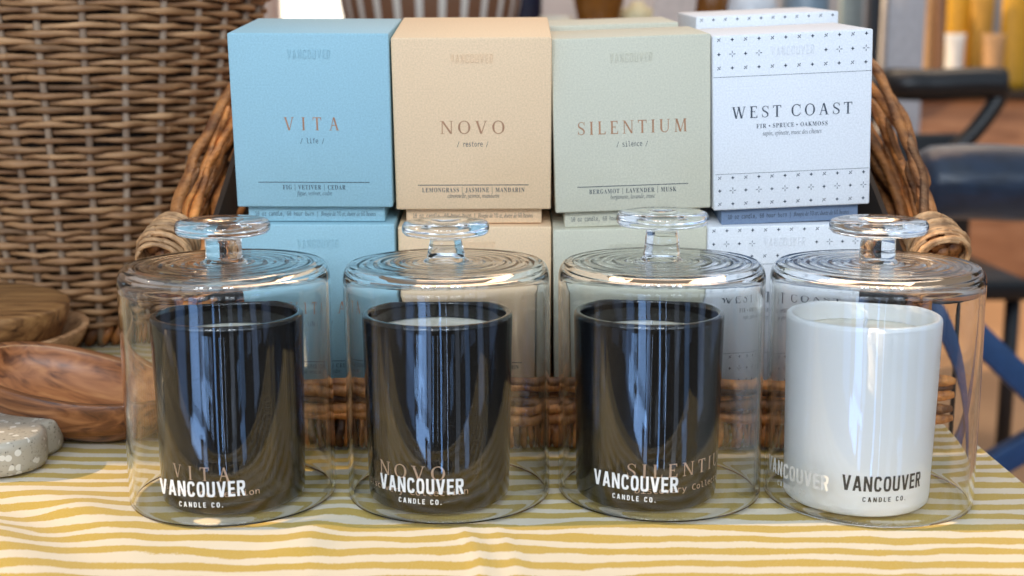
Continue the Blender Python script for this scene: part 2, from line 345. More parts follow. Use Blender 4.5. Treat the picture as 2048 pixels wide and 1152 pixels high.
def serif_glyph(c):
    if c == 'I': return [seg((.17, 0), (.17, 1), TK)] + ser(.17, 0, .16) + ser(.17, 1, .16, up=False), .34
    if c == 'V': return [seg((.13, 1), (.43, 0), TK), seg((.75, 1), (.45, 0), TN)] + ser(.13, 1, .15, up=False) + ser(.75, 1, .13, up=False), .88
    if c == 'A': return [seg((.14, 0), (.42, 1), TN), seg((.73, 0), (.44, 1), TK), hbar(.24, .64, .34, TN)] + ser(.14, 0, .13) + ser(.73, 0, .15), .88
    if c == 'T': return [seg((.38, 0), (.38, 1), TK), hbar(.02, .74, 1 - TN, TN), [(.02, .76), (.055, .76), (.09, 1 - TN), (.02, 1 - TN)], [(.74, .76), (.705, .76), (.67, 1 - TN), (.74, 1 - TN)]] + ser(.38, 0, .16), .76
    if c == 'N': return [seg((.15, 0), (.15, 1), TN), seg((.80, 0), (.80, 1), TN), seg((.16, 1), (.79, 0), TK)] + ser(.15, 0, .14) + ser(.12, 1, .13, up=False) + ser(.80, 1, .14, up=False), .94
    if c == 'O': return arcstroke(.46, .5, .44, .52, 0, 2 * math.pi, ow, 40), .92
    if c == 'C': return arcstroke(.46, .5, .44, .52, .75, 2 * math.pi - .75, ow, 34) + [[(.76, .66), (.80, .66), (.80, 1.0), (.765, 1.0)], [(.755, .15), (.80, .15), (.79, .34), (.765, .34)]], .86
    if c == 'L': return [seg((.17, 0), (.17, 1), TK), hbar(.05, .66, 0, TN), [(.66, .25), (.63, .25), (.58, TN), (.66, TN)]] + ser(.17, 0, .15) + ser(.17, 1, .15, up=False), .68
    if c == 'E': return [seg((.17, 0), (.17, 1), TK), hbar(.05, .68, 0, TN), hbar(.05, .64, 1 - TN, TN), hbar(.17, .48, .50, TN), [(.68, .25), (.65, .25), (.60, TN), (.68, TN)], [(.64, .77), (.61, .77), (.56, 1 - TN), (.64, 1 - TN)], [(.48, .40), (.455, .40), (.455, .64), (.48, .64)]], .70
    if c == 'U': return [seg((.16, .30), (.16, 1), TK), seg((.76, .30), (.76, 1), TN)] + ser(.16, 1, .15, up=False) + ser(.76, 1, .13, up=False) + arcstroke(.44, .33, .345, .35, math.pi, 2 * math.pi, lambda a: TN + (TK - TN) * max(0, -math.cos(a)) ** 1.2, 18), .90
    if c == 'M': return [seg((.14, 0), (.17, 1), TN), seg((.20, 1), (.53, 0), TK), seg((.86, 1), (.53, 0), TN), seg((.93, 0), (.90, 1), TK)] + ser(.14, 0, .13) + ser(.93, 0, .15) + ser(.15, 1, .13, up=False) + ser(.92, 1, .13, up=False), 1.07
    if c == 'W': return [seg((.12, 1), (.37, 0), TK), seg((.60, 1), (.38, 0), TN), seg((.58, 1), (.84, 0), TK), seg((1.10, 1), (.86, 0), TN)] + ser(.12, 1, .14, up=False) + ser(.58, 1, .14, up=False) + ser(1.10, 1, .12, up=False), 1.22
    if c == 'S':
        pts = [(.60, .80), (.52, .93), (.36, .985), (.19, .93), (.11, .78), (.16, .62), (.32, .52), (.48, .43), (.58, .30), (.57, .14), (.45, .04), (.28, .015), (.14, .09), (.08, .24)]
        ws = [.05, .05, .05, .06, .10, .125, .13, .13, .125, .10, .06, .05, .05, .05]; P = []
        for i, p in enumerate(pts):
            a = pts[max(i - 1, 0)]; q = pts[min(i + 1, len(pts) - 1)]; dx, dy = q[0] - a[0], q[1] - a[1]; L = math.hypot(dx, dy); nx, ny = -dy / L, dx / L; w = ws[i] / 2
            P.append(((p[0] + nx * w, p[1] + ny * w), (p[0] - nx * w, p[1] - ny * w)))
        return [[P[i][0], P[i + 1][0], P[i + 1][1], P[i][1]] for i in range(len(P) - 1)] + [[(.59, .70), (.625, .70), (.625, 1), (.595, 1)], [(.06, 0), (.09, 0), (.10, .32), (.065, .32)]], .68
    return [], .5
def sans_glyph(c, t=.17):
    h = t * .92
    ov = lambda x0, x1, a0, a1, cy=.5, ry=.5, n=26: [[(lambda a: ((x0 + x1) / 2 + (x1 - x0) / 2 * k * math.copysign(abs(math.cos(a)) ** .62, math.cos(a)), cy + ry * q * math.copysign(abs(math.sin(a)) ** .72, math.sin(a))))(a0 + (a1 - a0) * (i + d) / n)
                     for d, k, q in ((0, 1, 1), (1, 1, 1), (1, 1 - 2 * t / (x1 - x0), 1 - h / ry), (0, 1 - 2 * t / (x1 - x0), 1 - h / ry))] for i in range(n)]
    if c == 'V': return [seg((.09, 1), (.29, 0), t * 1.04), seg((.53, 1), (.33, 0), t * 1.04)], .62
    if c == 'A': return [seg((.09, 0), (.29, 1), t * 1.04), seg((.53, 0), (.33, 1), t * 1.04), hbar(.18, .44, .20, h)], .62
    if c == 'N': return [seg((.085, 0), (.085, 1), t), seg((.505, 0), (.505, 1), t), seg((.10, 1), (.49, 0), t)], .59
    if c == 'O': return ov(0, .56, 0, 2 * math.pi, n=40), .56
    if c == 'C': return ov(0, .56, .42, 2 * math.pi - .42, n=36), .55
    if c == 'U': return [seg((.085, .28), (.085, 1), t), seg((.475, .28), (.475, 1), t)] + ov(0, .56, math.pi, 2 * math.pi, .30, .30), .56
    if c == 'E': return [seg((.085, 0), (.085, 1), t), hbar(.085, .47, 0, h), hbar(.085, .43, .43, h), hbar(.085, .47, 1 - h, h)], .47
    if c == 'L': return [seg((.085, 0), (.085, 1), t), hbar(.085, .46, 0, h)], .46
    if c == 'D': return [seg((.085, 0), (.085, 1), t), hbar(.085, .28, 0, h), hbar(.085, .28, 1 - h, h)] + ov(0, .54, -math.pi / 2, math.pi / 2), .54
    if c == 'R': return [seg((.085, 0), (.085, 1), t), hbar(.085, .28, .42, h), hbar(.085, .28, 1 - h, h), seg((.29, .50), (.46, 0), t * 1.05)] + ov(0, .54, -math.pi / 2, math.pi / 2, .71, .29), .55
    if c == '.': return [hbar(.02, .17, 0, h)], .18
    return [], .28
def put_sans(*a, **k): put_serif(*a, glyph=sans_glyph, **k)
def put_serif(mb, s, cx, base, width, cap, fn, mat, gap=.30, split=False, glyph=serif_glyph, thin=None):
    x = 0; polys = []
    for c in s:
        ps, adv = glyph(c) if thin is None else glyph(c, thin); polys += [[(p[0] + x, p[1]) for p in q] for q in ps]; x += adv + gap
    tot = x - gap; sx = width / tot; d = 0
    for q in polys:
        d = (d + 1) % 5
        pts = [fn(cx + (p[0] - tot / 2) * sx, base + p[1] * cap, d * 1.2e-5) for p in q]
        mb.add(pts, [tuple(range(len(pts)))], mat=mat, smooth=False)

# ------------------------------------------------------------------ setting
g = MB(); g.add([(-9, -9, -.75), (9, -9, -.75), (9, 9, -.75), (-9, 9, -.75)], [(0, 1, 2, 3)])
tag(g.build('floor', noisy('floor_tan', (.42, .24, .13), (.52, .31, .17), (3, 3, 3), 5, .5)), kind='structure')
g = MB(); g.add([(-9, -9, -.746), (9, -9, -.746), (9, .35, -.746), (-9, .35, -.746)], [(0, 1, 2, 3)])
tag(g.build('pavement', noisy('pavement_grey', (.035, .038, .042), (.06, .062, .066), (8, 8, 8), 6, .8)), kind='structure')
g = MB(); g.box((0, 6.3, .75), (14, .1, 3)); 
tag(g.build('wall', noisy('wall_paint', (.44, .45, .48), (.56, .56, .58), (2, 2, 2), 4, .8)), kind='structure')

g = MB(); g.box((-1.60, 2.31, .65), (.12, 3.04, 2.79), bevel=.01)  # unseen slab, added to keep the sun off the baskets and bowls
tag(g.build('side_panel', noisy('sun_blocker_plaster', (.42, .40, .38), (.50, .48, .46), (2, 2, 2), 4, .8)), kind='structure')

# table and cloth
TX1, TY0 = .338, .612
tb = empty('display_table', (-.3, 1.2, -.75), 'wooden display table hidden under the striped cloth', 'table')
g = MB(); g.box((-.3, 1.2, -.03), (1.27, 1.16, .045), bevel=.004)
o = g.build('table_top', M['bowl_dark'], tb); o.location = (.3, -1.2, .75)
for sx_ in (-.88, .28):
    for sy_ in (.68, 1.72):
        g = MB(); g.box((sx_, sy_, -.401), (.05, .05, .696), bevel=.004); o = g.build('leg', M['bowl_dark'], tb); o.location = (.3, -1.2, .75)

def cloth_mesh():
    NX, NY = 260, 200
    xs = []; ys = []
    X0, X1 = -.95, TX1; Y1 = 1.80
    def prof(u, edge, far, drop):        # arc-length coordinate -> (horizontal, vertical) with a rounded fold at the edge
        return u
    vs = []; uv = []; fs = []
    rr = .006; dropf = .32; dropr = .30
    nU, nV = 300, 240
    # u: along x from X0 to X1 then down the end; v: from front drop up over the edge to the back
    us = [X0 + (X1 - rr - X0) * i / (nU - 40) for i in range(nU - 39)] + [X1 - rr + k for k in (.003, .006, .0094)] + [X1 - rr + .0094 + dropr * k / 30 for k in range(1, 31)]
    vs_ = [TY0 + rr - .0094 - dropf * (1 - k / 30) for k in range(30)] + [TY0 + rr - .0094 + k for k in (0, .003, .006, .0094)] + [TY0 + rr + (Y1 - TY0 - rr) * (i / 220) ** 1.25 for i in range(1, 221)]
    def fold(s, e, sgn):
        """s beyond e goes over a quarter round of radius rr and then straight down; returns horizontal, vertical"""
        d = (s - e) * sgn
        if d <= 0: return s, 0.0
        L = rr * math.pi / 2
        if d < L: a = d / rr; return e + sgn * rr * math.sin(a), -rr * (1 - math.cos(a))
        return e + sgn * rr, -rr - (d - L)
    def hgt(x, y):
        z = -.0012
        q = mnoise.noise(Vector((x * 7, y * 9, 3.1))); z += .0010 * q
        # soft rolls of loose cloth at the free front-left corner
        w = max(0, min(1, (-.20 - x) / .10)) * max(0, min(1, (.80 - y) / .05))
        z += w * (.0034 * math.sin(x * 46 + y * 60 + 2 * mnoise.noise(Vector((x * 8, y * 8, 0)))) + .001)
        w2 = max(0, min(1, (.712 - y) / .03))
        z += w2 * .0014 * mnoise.noise(Vector((x * 16, y * 7, 7.7)))
        for cx_, wd, am in ((-.028, .004, .0020), (-.008, .003, .0014), (.205, .006, .0006), (-.12, .007, .0006)):
            t_ = (x - cx_ - .012 * math.sin(y * 22)) / wd
            z += am * math.exp(-t_ * t_) * max(0, min(1, (.728 - y) / .02))
        # fold between the first two cloches
        t_ = (x + .113 - (y - .72) * .25) / .016
        z += .0030 * math.exp(-t_ * t_) * max(0, min(1, (.79 - y) / .04)) * max(0, min(1, (y - .66) / .03))
        return min(z, .006)
    for v in vs_:
        for u in us:
            x, zx = fold(u, X1 - rr, 1); y_, zy = fold(v, TY0 + rr, -1)
            z = zx + zy
            if zx == 0 and zy == 0: z += hgt(x, y_)
            elif zy < 0: y_ += .006 * math.sin(u * 30) * min(1, -zy / .05) * .8
            if zx < 0 and zy < 0: x += zy * -.02
            vs.append((x, y_, z)); uv.append((u, v))
    nu = len(us)
    for j in range(len(vs_) - 1):
        for i in range(nu - 1): fs.append((j * nu + i, j * nu + i + 1, (j + 1) * nu + i + 1, (j + 1) * nu + i))
    me = bpy.data.meshes.new('tablecloth'); me.from_pydata(vs, [], fs); me.materials.append(M['cloth'])
    ul = me.uv_layers.new(name='UVMap')
    for lp in me.loops: ul.data[lp.index].uv = uv[lp.vertex_index]
    me.polygons.foreach_set('use_smooth', [True] * len(me.polygons))
    o = bpy.data.objects.new('tablecloth', me); COL.objects.link(o); return o
tag(cloth_mesh(), 'cream tablecloth with wavy hand printed ochre stripes under the whole display', 'tablecloth')

# ------------------------------------------------------------------ candle boxes
BW, BH, TRAY, BAL = .1087, .1200, .0118, R(7.2)
PX, PY = BW / 322.0, BH / 347.0        # one photo pixel on a lid's front, across and down
def make_box(kind, loc, roll, label, lean=BAL, yaw=0, group='candle boxes stacked in the wicker basket', full=True):
    names = {'blue': ('card_blue', 'card_blue'), 'tan': ('card_tan', 'card_tan'), 'sage': ('card_sage', 'card_sage'), 'white': ('card_white', 'card_slate')}[kind]
    root = empty('candle_box', loc, label, 'candle box', group)
    root.rotation_euler = (Matrix.Rotation(yaw, 3, 'Z') @ Matrix.Rotation(lean, 3, 'X') @ Matrix.Rotation(-roll, 3, 'Y')).to_euler()
    # root origin: bottom front centre of the tray; lid from TRAY up
    t_ = MB(); t_.box((0, BW / 2, (TRAY + .03) / 2), (BW - .0125, BW - .0125, TRAY + .03), bevel=.0008)
    lid = MB(); lid.box((0, BW / 2, TRAY + BH / 2), (BW, BW, BH), bevel=.0011)
    top = TRAY + BH
    fl = lambda u, v, d=0: (u * PX, -.00012 - d, top - v * PY)          # pixels right of centre, pixels below the lid's top
    fr_ = lambda u, v, d=0: fl(u / PX, (top - v) / PY, d)
    def lab(s, cap, width, v, fnt, mat, **k):
        put_text(lid, s, fnt, 0, top - v * PY, width * PX, cap * PY, lambda a, b_: (a, -.00012, b_), mat, **k)
    def rule(v, width, th, mat, x0=0):
        lid.add([fl(x0 - width / 2, v), fl(x0 + width / 2, v), fl(x0 + width / 2, v + th), fl(x0 - width / 2, v + th)], [(0, 1, 2, 3)], mat=mat, smooth=False)
    if full:
        # blind-embossed maker's name: raised 0.3 mm, same card
        base = top - (49 if kind != 'white' else 42) * PY; tmp = MB()
        put_sans(tmp, 'VANCOUVER', 0, base, 86 * PX, 18 * PY, lambda a, b_, d=0: (a, d, b_), 0, gap=.22, thin=.115)
        for f in tmp.f:                                      # each stroke a little raised slab
            q = [tmp.v[i] for i in f]; k_ = len(q); d = q[0][1] * 2
            lid.add([(p[0], .0002, p[2]) for p in q] + [(p[0], -.00030 - d, p[2]) for p in q], [tuple(range(2 * k_ - 1, k_ - 1, -1))] + [(i, (i + 1) % k_, (i + 1) % k_ + k_, i + k_) for i in range(k_)], mat=0, smooth=False)
        D = {'blue': ('VITA', 112, '/ life /', 49, 'FIG | VETIVER | CEDAR', 129, 'figue, vétiver, cèdre', 73),
             'tan': ('NOVO', 132, '/ restore /', 64, 'LEMONGRASS | JASMINE | MANDARIN', 212, 'citronnelle, jasmin, mandarin', 107),
             'sage': ('SILENTIUM', 224, '/ silence /', 64, 'BERGAMOT | LAVENDER | MUSK', 180, 'bergamote, lavande, musc', 93)}
        serif = lambda u, v, d=0: (u, -.00012 - d, v)
        if kind in D:
            a, aw, s2, sw, c_, cw, it, iw = D[kind]
            put_serif(lid, a, 0, top - 190 * PY, aw * PX, 26 * PY, serif, 1, gap={'VITA': .62, 'NOVO': .32, 'SILENTIUM': .36}[a])
            lab(s2, 10, sw, 216, F_MONO, 2); rule(294.5, 229, 1.5, 2)
            lab(boldserif(c_), 9, cw, 310, F_MATH, 2, spacing=1.15); lab(italserif(it), 9, iw, 322, F_MATH, 2)
        else:
            put_serif(lid, 'WEST', -72 * PX, top - 163 * PY, 100 * PX, 23 * PY, serif, 2, gap=.34)
            put_serif(lid, 'COAST', 60 * PX, top - 163 * PY, 124 * PX, 23 * PY, serif, 2, gap=.30)
            
            for wd_, c_, w_ in (('FIR', -62.5, 20), ('SPRUCE', -17.5, 43), ('OAKMOSS', 44.5, 55)):
                put_text(lid, boldserif(wd_), F_MATH, c_ * PX, top - 184 * PY, w_ * PX, 8.5 * PY, lambda a, b_: (a, -.00012, b_), 2, spacing=1.15)
            for c_ in (-46, 10): lid.add([fl(c_ - 2, 180), fl(c_, 178), fl(c_ + 2, 180), fl(c_, 182)], [(0, 1, 2, 3)], mat=2, smooth=False)
            lab(italserif('sapin, épinette, musc des chênes'), 9, 120, 199, F_MATH, 2)
            rule(80, 318, .8, 3); rule(273, 314, .8, 3)
            def bar(cx, cy, ang, L, w_):
                ca, sa = math.cos(ang), math.sin(ang); q = []
                for p, r_ in ((-L, -w_), (L, -w_), (L, w_), (-L, w_)): q.append(fl(cx + p * ca - r_ * sa, cy + p * sa + r_ * ca, 0))
                lid.add(q, [(0, 1, 2, 3)], mat=2, smooth=False)
            def mark(kd, cx, cy):
                if kd == 'x': bar(cx, cy, R(45), 3.6, .75); bar(cx - 2.2, cy + 2.2, R(-45), 1.5, .75); bar(cx + 2.2, cy - 2.2, R(-45), 1.5, .75)
                elif kd == 'd': lid.add([fl(cx - 4, cy), fl(cx - 1.3, cy + 1.3), fl(cx, cy + 4), fl(cx + 1.3, cy + 1.3), fl(cx + 4, cy), fl(cx + 1.3, cy - 1.3), fl(cx, cy - 4), fl(cx - 1.3, cy - 1.3)], [(0, 7, 1), (1, 7, 5, 3), (1, 3, 2), (3, 5, 4), (5, 7, 6)], mat=2, smooth=False)
                else:
                    for a_ in (0, 90, 180, 270): bar(cx + 4 * math.cos(R(a_)), cy + 4 * math.sin(R(a_)), R(a_), 2.3, .65)
            for c_ in range(12):
                x_ = -161 + 13 + c_ * 26.85
                for v_ in (8, 63, 281, 334): mark('x' if c_ % 2 == 0 else 'd', x_, v_)
                for v_ in (36, 307):
                    if v_ == 36 and 4 <= c_ <= 7: continue
                    mark('d' if c_ % 2 == 0 else 's', x_, v_)
        tw = lambda a, b_: (a, .00625 - .00012, b_)
        put_text(t_, '10 oz candle, 60 hour burn |', F_MONO, -63 * PX, TRAY - 22 * PY, 130 * PX, 9 * PY, tw, 1)
        put_text(t_, italserif('Bougie de 10 oz, durée de 60 heures'), F_MATH, 66 * PX, TRAY - 22 * PY, 115 * PX, 9 * PY, tw, 1)
    lid.build('lid', [M[names[0]], M['copper'], M['ink'], M['ink']], root, recalc=False)
    t_.build('tray', [M[names[1]], M['ink'] if kind != 'white' else M['black_ink']], root, recalc=False)
    return root

LEAN = [R(6.8), R(8.8), R(3.9), R(3.7)]
def upv(a): return Vector((0, -math.sin(a), math.cos(a)))
def bkv(a): return Vector((0, math.cos(a), math.sin(a)))
UP = [(-.1377, .8872, .1706, -.0032), (-.0270, .8926, .1683, .0033), (.0853, .8890, .1681, .0365), (.1957, .8860, .1707, .0459)]
KN = ['blue', 'tan', 'sage', 'white']; KD = ['pale blue', 'sandy beige', 'sage green', 'white patterned']
LOWX = [-.1372, -.0262, .0858, .1950]
for i, (x, y_, z, ro) in enumerate(UP):
    up = upv(LEAN[i]); bk = bkv(LEAN[i])
    o3 = Vector((x, y_, z)) - up * TRAY
    make_box(KN[i], o3, ro, f'{KD[i]} candle box stacked on top of a box of its own colour', LEAN[i])
    lo = Vector((LOWX[i], y_, z)) - upv(R(7.2)) * (TRAY * 2 + BH + .0006) + Vector((0, 0, 0 if i < 2 else -.0006))
    make_box(KN[i], lo, ro * .55, f'{KD[i]} candle box at the bottom of its stack behind the glass cloches', R(7.2))
    if i > 1:
        for lev in (0, 1):
            p = Vector((x + (.004 if i == 3 else -.008), y_, z)) + bk * (BW + .006) + up * (.0085 if i == 3 else .0030) - up * (TRAY + lev * (TRAY + BH + .0006))
            make_box(KN[i], p, ro * .9, f'{KD[i]} candle box in the rear row, ' + ('only its top edge showing' if lev == 0 else 'hidden at the bottom'), LEAN[i])

# ------------------------------------------------------------------ wicker basket that holds the boxes
def jit(s): return random.uniform(-s, s)
def smoothpath(ctrl, n):
    """Catmull-Rom through control points"""
    P = [Vector(p) for p in ctrl]; P = [2 * P[0] - P[1]] + P + [2 * P[-1] - P[-2]]; o = []
    m_ = len(P) - 3
    for k in range(n + 1):
        t = k / n * m_; i = min(int(t), m_ - 1); t -= i; a, b_, c, d = P[i:i + 4]
        o.append(.5 * ((2 * b_) + (c - a) * t + (2 * a - 5 * b_ + 4 * c - d) * t * t + (3 * b_ - a - 3 * c + d) * t ** 3))
    return o
def twig(mb, ctrl, r, n=26, wob=.0015, taper=.0, tone=None):
    P = smoothpath(ctrl, n); ph = random.uniform(0, 50)
    P = [p + Vector((mnoise.noise(Vector((k * .22, ph, 0))), mnoise.noise(Vector((k * .22, ph, 9))), mnoise.noise(Vector((k * .22, ph, 5))))) * wob * 2 for k, p in enumerate(P)]
    rr = [r * (1 + .10 * mnoise.noise(Vector((k * .35, ph, 3)))) * (1 - taper * k / n) * (.55 if k in (0, n) else 1) for k in range(n + 1)]
    mb.tube(P, rr, 8, tone=random.uniform(.0, 1) if tone is None else tone)
hamper = empty('wicker_basket', (.03, .99, 0), 'brown twig basket with sloping sides and low front holding the candle boxes', 'basket')
def hb(mb, name, mat):
    o = mb.build(name, mat, hamper); o.location = (-.03, -.99, 0); return o
BX0, BX1, BYF, BYB = -.232, .290, .878, 1.165
g = MB()                                                    # low front wall: plaited band over a row of short stakes
for k in range(5):
    zz = .0235 + k * .0062
    for part_ in range(3):
        a = BX0 + (BX1 - BX0) * (part_ / 3) - .01; b_ = BX0 + (BX1 - BX0) * ((part_ + 1) / 3) + .03
        twig(g, [(a, BYF - .002 + jit(.003), zz), (a * .66 + b_ * .34, BYF - .005 + jit(.003), zz + jit(.003)), (a * .33 + b_ * .67, BYF - .003 + jit(.003), zz + jit(.003)), (b_, BYF + jit(.002), zz + jit(.002))], .0040 + jit(.0006), 22, .0016)
hb(g, 'front_band', M['twig'])
g = MB(); x = BX0
while x < BX1:
    w_ = random.uniform(.0045, .0075)
    twig(g, [(x, BYF - .001, .0005), (x + jit(.0015), BYF - .006, .008), (x + jit(.002), BYF - .004, .017), (x + jit(.002), BYF + .003, .025)], w_ * .52, 8, .0006)
    x += w_ * 1.02
hb(g, 'front_stakes', M['twig'])
def side(mb, sgn):
    X = BX0 if sgn < 0 else BX1
    if sgn > 0: rim = [(.289, .868, .150), (.304, .905, .165), (.313, .955, .186), (.318, 1.01, .213), (.318, 1.07, .246), (.310, 1.13, .280), (.295, 1.18, .300)]
    else: rim = [(-.232, .868, .148), (-.236, .905, .168), (-.240, .955, .190), (-.240, 1.0, .212), (-.236, 1.05, .236), (-.228, 1.12, .270), (-.215, 1.18, .295)]
    NS = 17
    for k in range(NS):
        f = 1 - k / (NS - 1) * .97
        inn = sgn * (-.004 - .030 * (1 - f))
        dx_, dz_ = jit(.0035), jit(.004); C = [(p[0] + inn + dx_ + jit(.0012), p[1] + jit(.003), p[2] * f + dz_ + jit(.002)) for p in rim]
        if k < 5: C = [(p[0] + sgn * (.002 - .004 * (k % 2)), p[1], p[2] - .0005 * k) for p in C]
        twig(mb, C, .0047 + jit(.0012) if k < 7 else .0045 + jit(.0009), 34, .0022)
    for k in range(24):                                      # loose crossing twigs
        a = random.uniform(0, .55); i0 = int(a * 6); f = random.uniform(.62, .96)
        p0, p1 = Vector(rim[i0]), Vector(rim[min(6, i0 + 2 + k % 2)])
        C = [(p0.x - sgn * .004, p0.y, p0.z * f), ((p0.x + p1.x) / 2 + sgn * .001, (p0.y + p1.y) / 2, (p0.z + p1.z) / 2 * (f + .02)), (p1.x - sgn * .005, p1.y, p1.z * min(1, f + .10))]
        twig(mb, C, .0034 + jit(.0011), 16, .002)
for sgn in (-1, 1):
    g = MB(); side(g, sgn); hb(g, 'side_panel', M['twig'])
    g = MB()                                                 # near-black sheet standing for the shade in the weave's gaps
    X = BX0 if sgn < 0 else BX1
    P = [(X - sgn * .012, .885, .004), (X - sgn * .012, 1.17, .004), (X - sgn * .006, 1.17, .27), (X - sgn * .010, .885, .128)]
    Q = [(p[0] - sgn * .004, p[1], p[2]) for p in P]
    g.add(P + Q, [(0, 1, 2, 3), (7, 6, 5, 4), (0, 4, 5, 1), (1, 5, 6, 2), (2, 6, 7, 3), (3, 7, 4, 0)], smooth=False); hb(g, 'gap_shade', M['dark'])
    g = MB()                                                 # wrapped corner: cord wound round the twig ends
    cx, cz = (BX0 - .006, .146) if sgn < 0 else (BX1 + .004, .148)
    ax = Vector((sgn * .12, -.80, -.42)).normalized(); s1 = ax.cross(Vector((0, 0, 1))).normalized(); s2 = s1.cross(ax)
    for k in range(20):
        c = Vector((cx, .879, cz)) - ax * (.017 - .00175 * k); rad = .0160 + (.0022 * math.sin(k / 19 * math.pi)) + jit(.0008); ph = jit(2)
        tl = Vector((jit(.10), jit(.10), jit(.10)))
        g.tube([c + (s1 * math.cos(t * .393 + ph) + s2 * math.sin(t * .393 + ph) * .9) * rad + ax * .0005 * t + tl * .02 * math.sin(t * .393) for t in range(18)], .00165 + jit(.0005), 6, tone=random.uniform(.0, 1))
    hb(g, 'corner_wrap', M['wrap'])
    g = MB(); c = Vector((cx, .879, cz)) + ax * .0165
    for k in range(7):
        q = c + (s1 * math.cos(k * .9) + s2 * math.sin(k * .9)) * (.008 if k else 0)
        g.tube([q - ax * .03, q - ax * .001 * (k % 3)], .0052, 8, tone=random.uniform(.1, .5))
    hb(g, 'twig_ends', M['twig'])
    g = MB(); xx = BX0 + .002 if sgn < 0 else BX1 - .002     # corner post under the wrap
    for k in range(3): twig(g, [(xx + jit(.005), .884 + jit(.004), .001), (xx + jit(.004), .882, .07), (xx + sgn * .002 + jit(.004), .880, .14)], .0062, 14, .001)
    hb(g, 'corner_post', M['twig'])
g = MB()
for k in range(30):
    z = .006 + k * .0097
    twig(g, [(BX0 + .014, BYB, z), (BX0 + .15, BYB + .01 + jit(.004), z + jit(.003)), (BX1 - .15, BYB + .01 + jit(.004), z + jit(.003)), (BX1 - .012, BYB, z)], .0052, 26, .002)
hb(g, 'back_wall', M['twig'])
g = MB()                                                     # raised, sloping woven bottom
fb = UP[0]; up = upv(R(7.2)); bk = bkv(R(7.2)); q = Vector((0, fb[1], fb[2])) - up * (TRAY * 2 + BH + .001)
for k in range(34):
    d = -.002 + k * .0084; p = q + bk * d - up * .0062
    twig(g, [(BX0 + .02, p.y, p.z), (.03, p.y, p.z), (BX1 - .02, p.y, p.z)], .0045, 20, .0006)
hb(g, 'bottom', M['twig'])

# ------------------------------------------------------------------ tall round wicker basket
tall = empty('tall_wicker_basket', (-.432, 1.31, 0), 'tall round grey brown wicker basket standing behind the wooden bowls', 'basket')
def RB(z): return .117 + .062 * (z / .34) ** .85
NST = 30
g = MB(); z = .022; row = 0
while z < .335:
    rad = RB(z); nseg = NST * 8; ph = row % 2; off = random.uniform(0, 20)
    # each round is made of several rods with their own tone
    nrod = 5; start = random.uniform(0, 6.28)
    for q in range(nrod):
        pts = []; rr = []
        n0 = int(nseg / nrod) + 5
        tn = min(1, max(0, random.gauss(.52, .24)))
        for k in range(n0):
            a = start + 2 * math.pi * (q * nseg / nrod + k) / nseg
            s = math.cos(a * NST / 2 + ph * math.pi)
            thick = mnoise.noise(Vector((a * 3, row, off)))
            r = rad + .0046 * s + .0010 * thick
            dz = .0019 * mnoise.noise(Vector((a * 2.2, row * 3.3, 1))) + .0012 * mnoise.noise(Vector((a * 9, row * 1.7, 4)))
            if k > n0 - 4: r -= .002 * (k - n0 + 4)
            pts.append((r * math.cos(a), r * math.sin(a), z + dz)); rr.append(.0034 * (1 + .38 * thick) * (.72 + .28 * abs(s)))
        g.tube(pts, rr, 6, tone=tn)
    z += .0069 + jit(.0007); row += 1
o = g.build('weave', M['wicker'], tall)
g = MB()
for k in range(NST):
    a = 2 * math.pi * k / NST + jit(.012)
    for d in (0,):
        aa = a + d
        g.tube([((RB(z_)) * math.cos(aa), (RB(z_)) * math.sin(aa), z_) for z_ in [.002 + .0112 * i for i in range(31)]], .0034, 7, tone=random.uniform(.45, 1))
g.build('stakes', M['stake'], tall)
g = MB()
for k in range(6):
    rad = RB(.335) + (.004 if k % 2 else -.003) ; off = k * 1.05
    g.tube([((rad + .006 * math.cos(t * .55 + off)) * math.cos(t * .0785), (rad + .006 * math.cos(t * .55 + off)) * math.sin(t * .0785), .341 + .007 * math.sin(t * .55 + off)) for t in range(81)], .0046, 7, tone=random.uniform(.4, .9))
g.build('rim', M['wicker'], tall)
g = MB()
for k in range(60):
    a = 2 * math.pi * k / 60
    twig(g, [((.113) * math.cos(a), .113 * math.sin(a), .001), (.119 * math.cos(a + .04), .119 * math.sin(a + .04), .011), (.115 * math.cos(a + .09), .115 * math.sin(a + .09), .021)], .0050, 6, .0004, tone=random.uniform(.1, .55))
g.build('foot', M['twig'], tall)
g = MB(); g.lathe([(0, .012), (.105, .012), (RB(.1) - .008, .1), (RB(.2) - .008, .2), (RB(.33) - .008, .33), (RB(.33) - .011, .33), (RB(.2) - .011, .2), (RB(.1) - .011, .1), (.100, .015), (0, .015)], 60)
g.build('gap_shade', M['dark'], tall)  # near-black shell painted as the shade between the rods

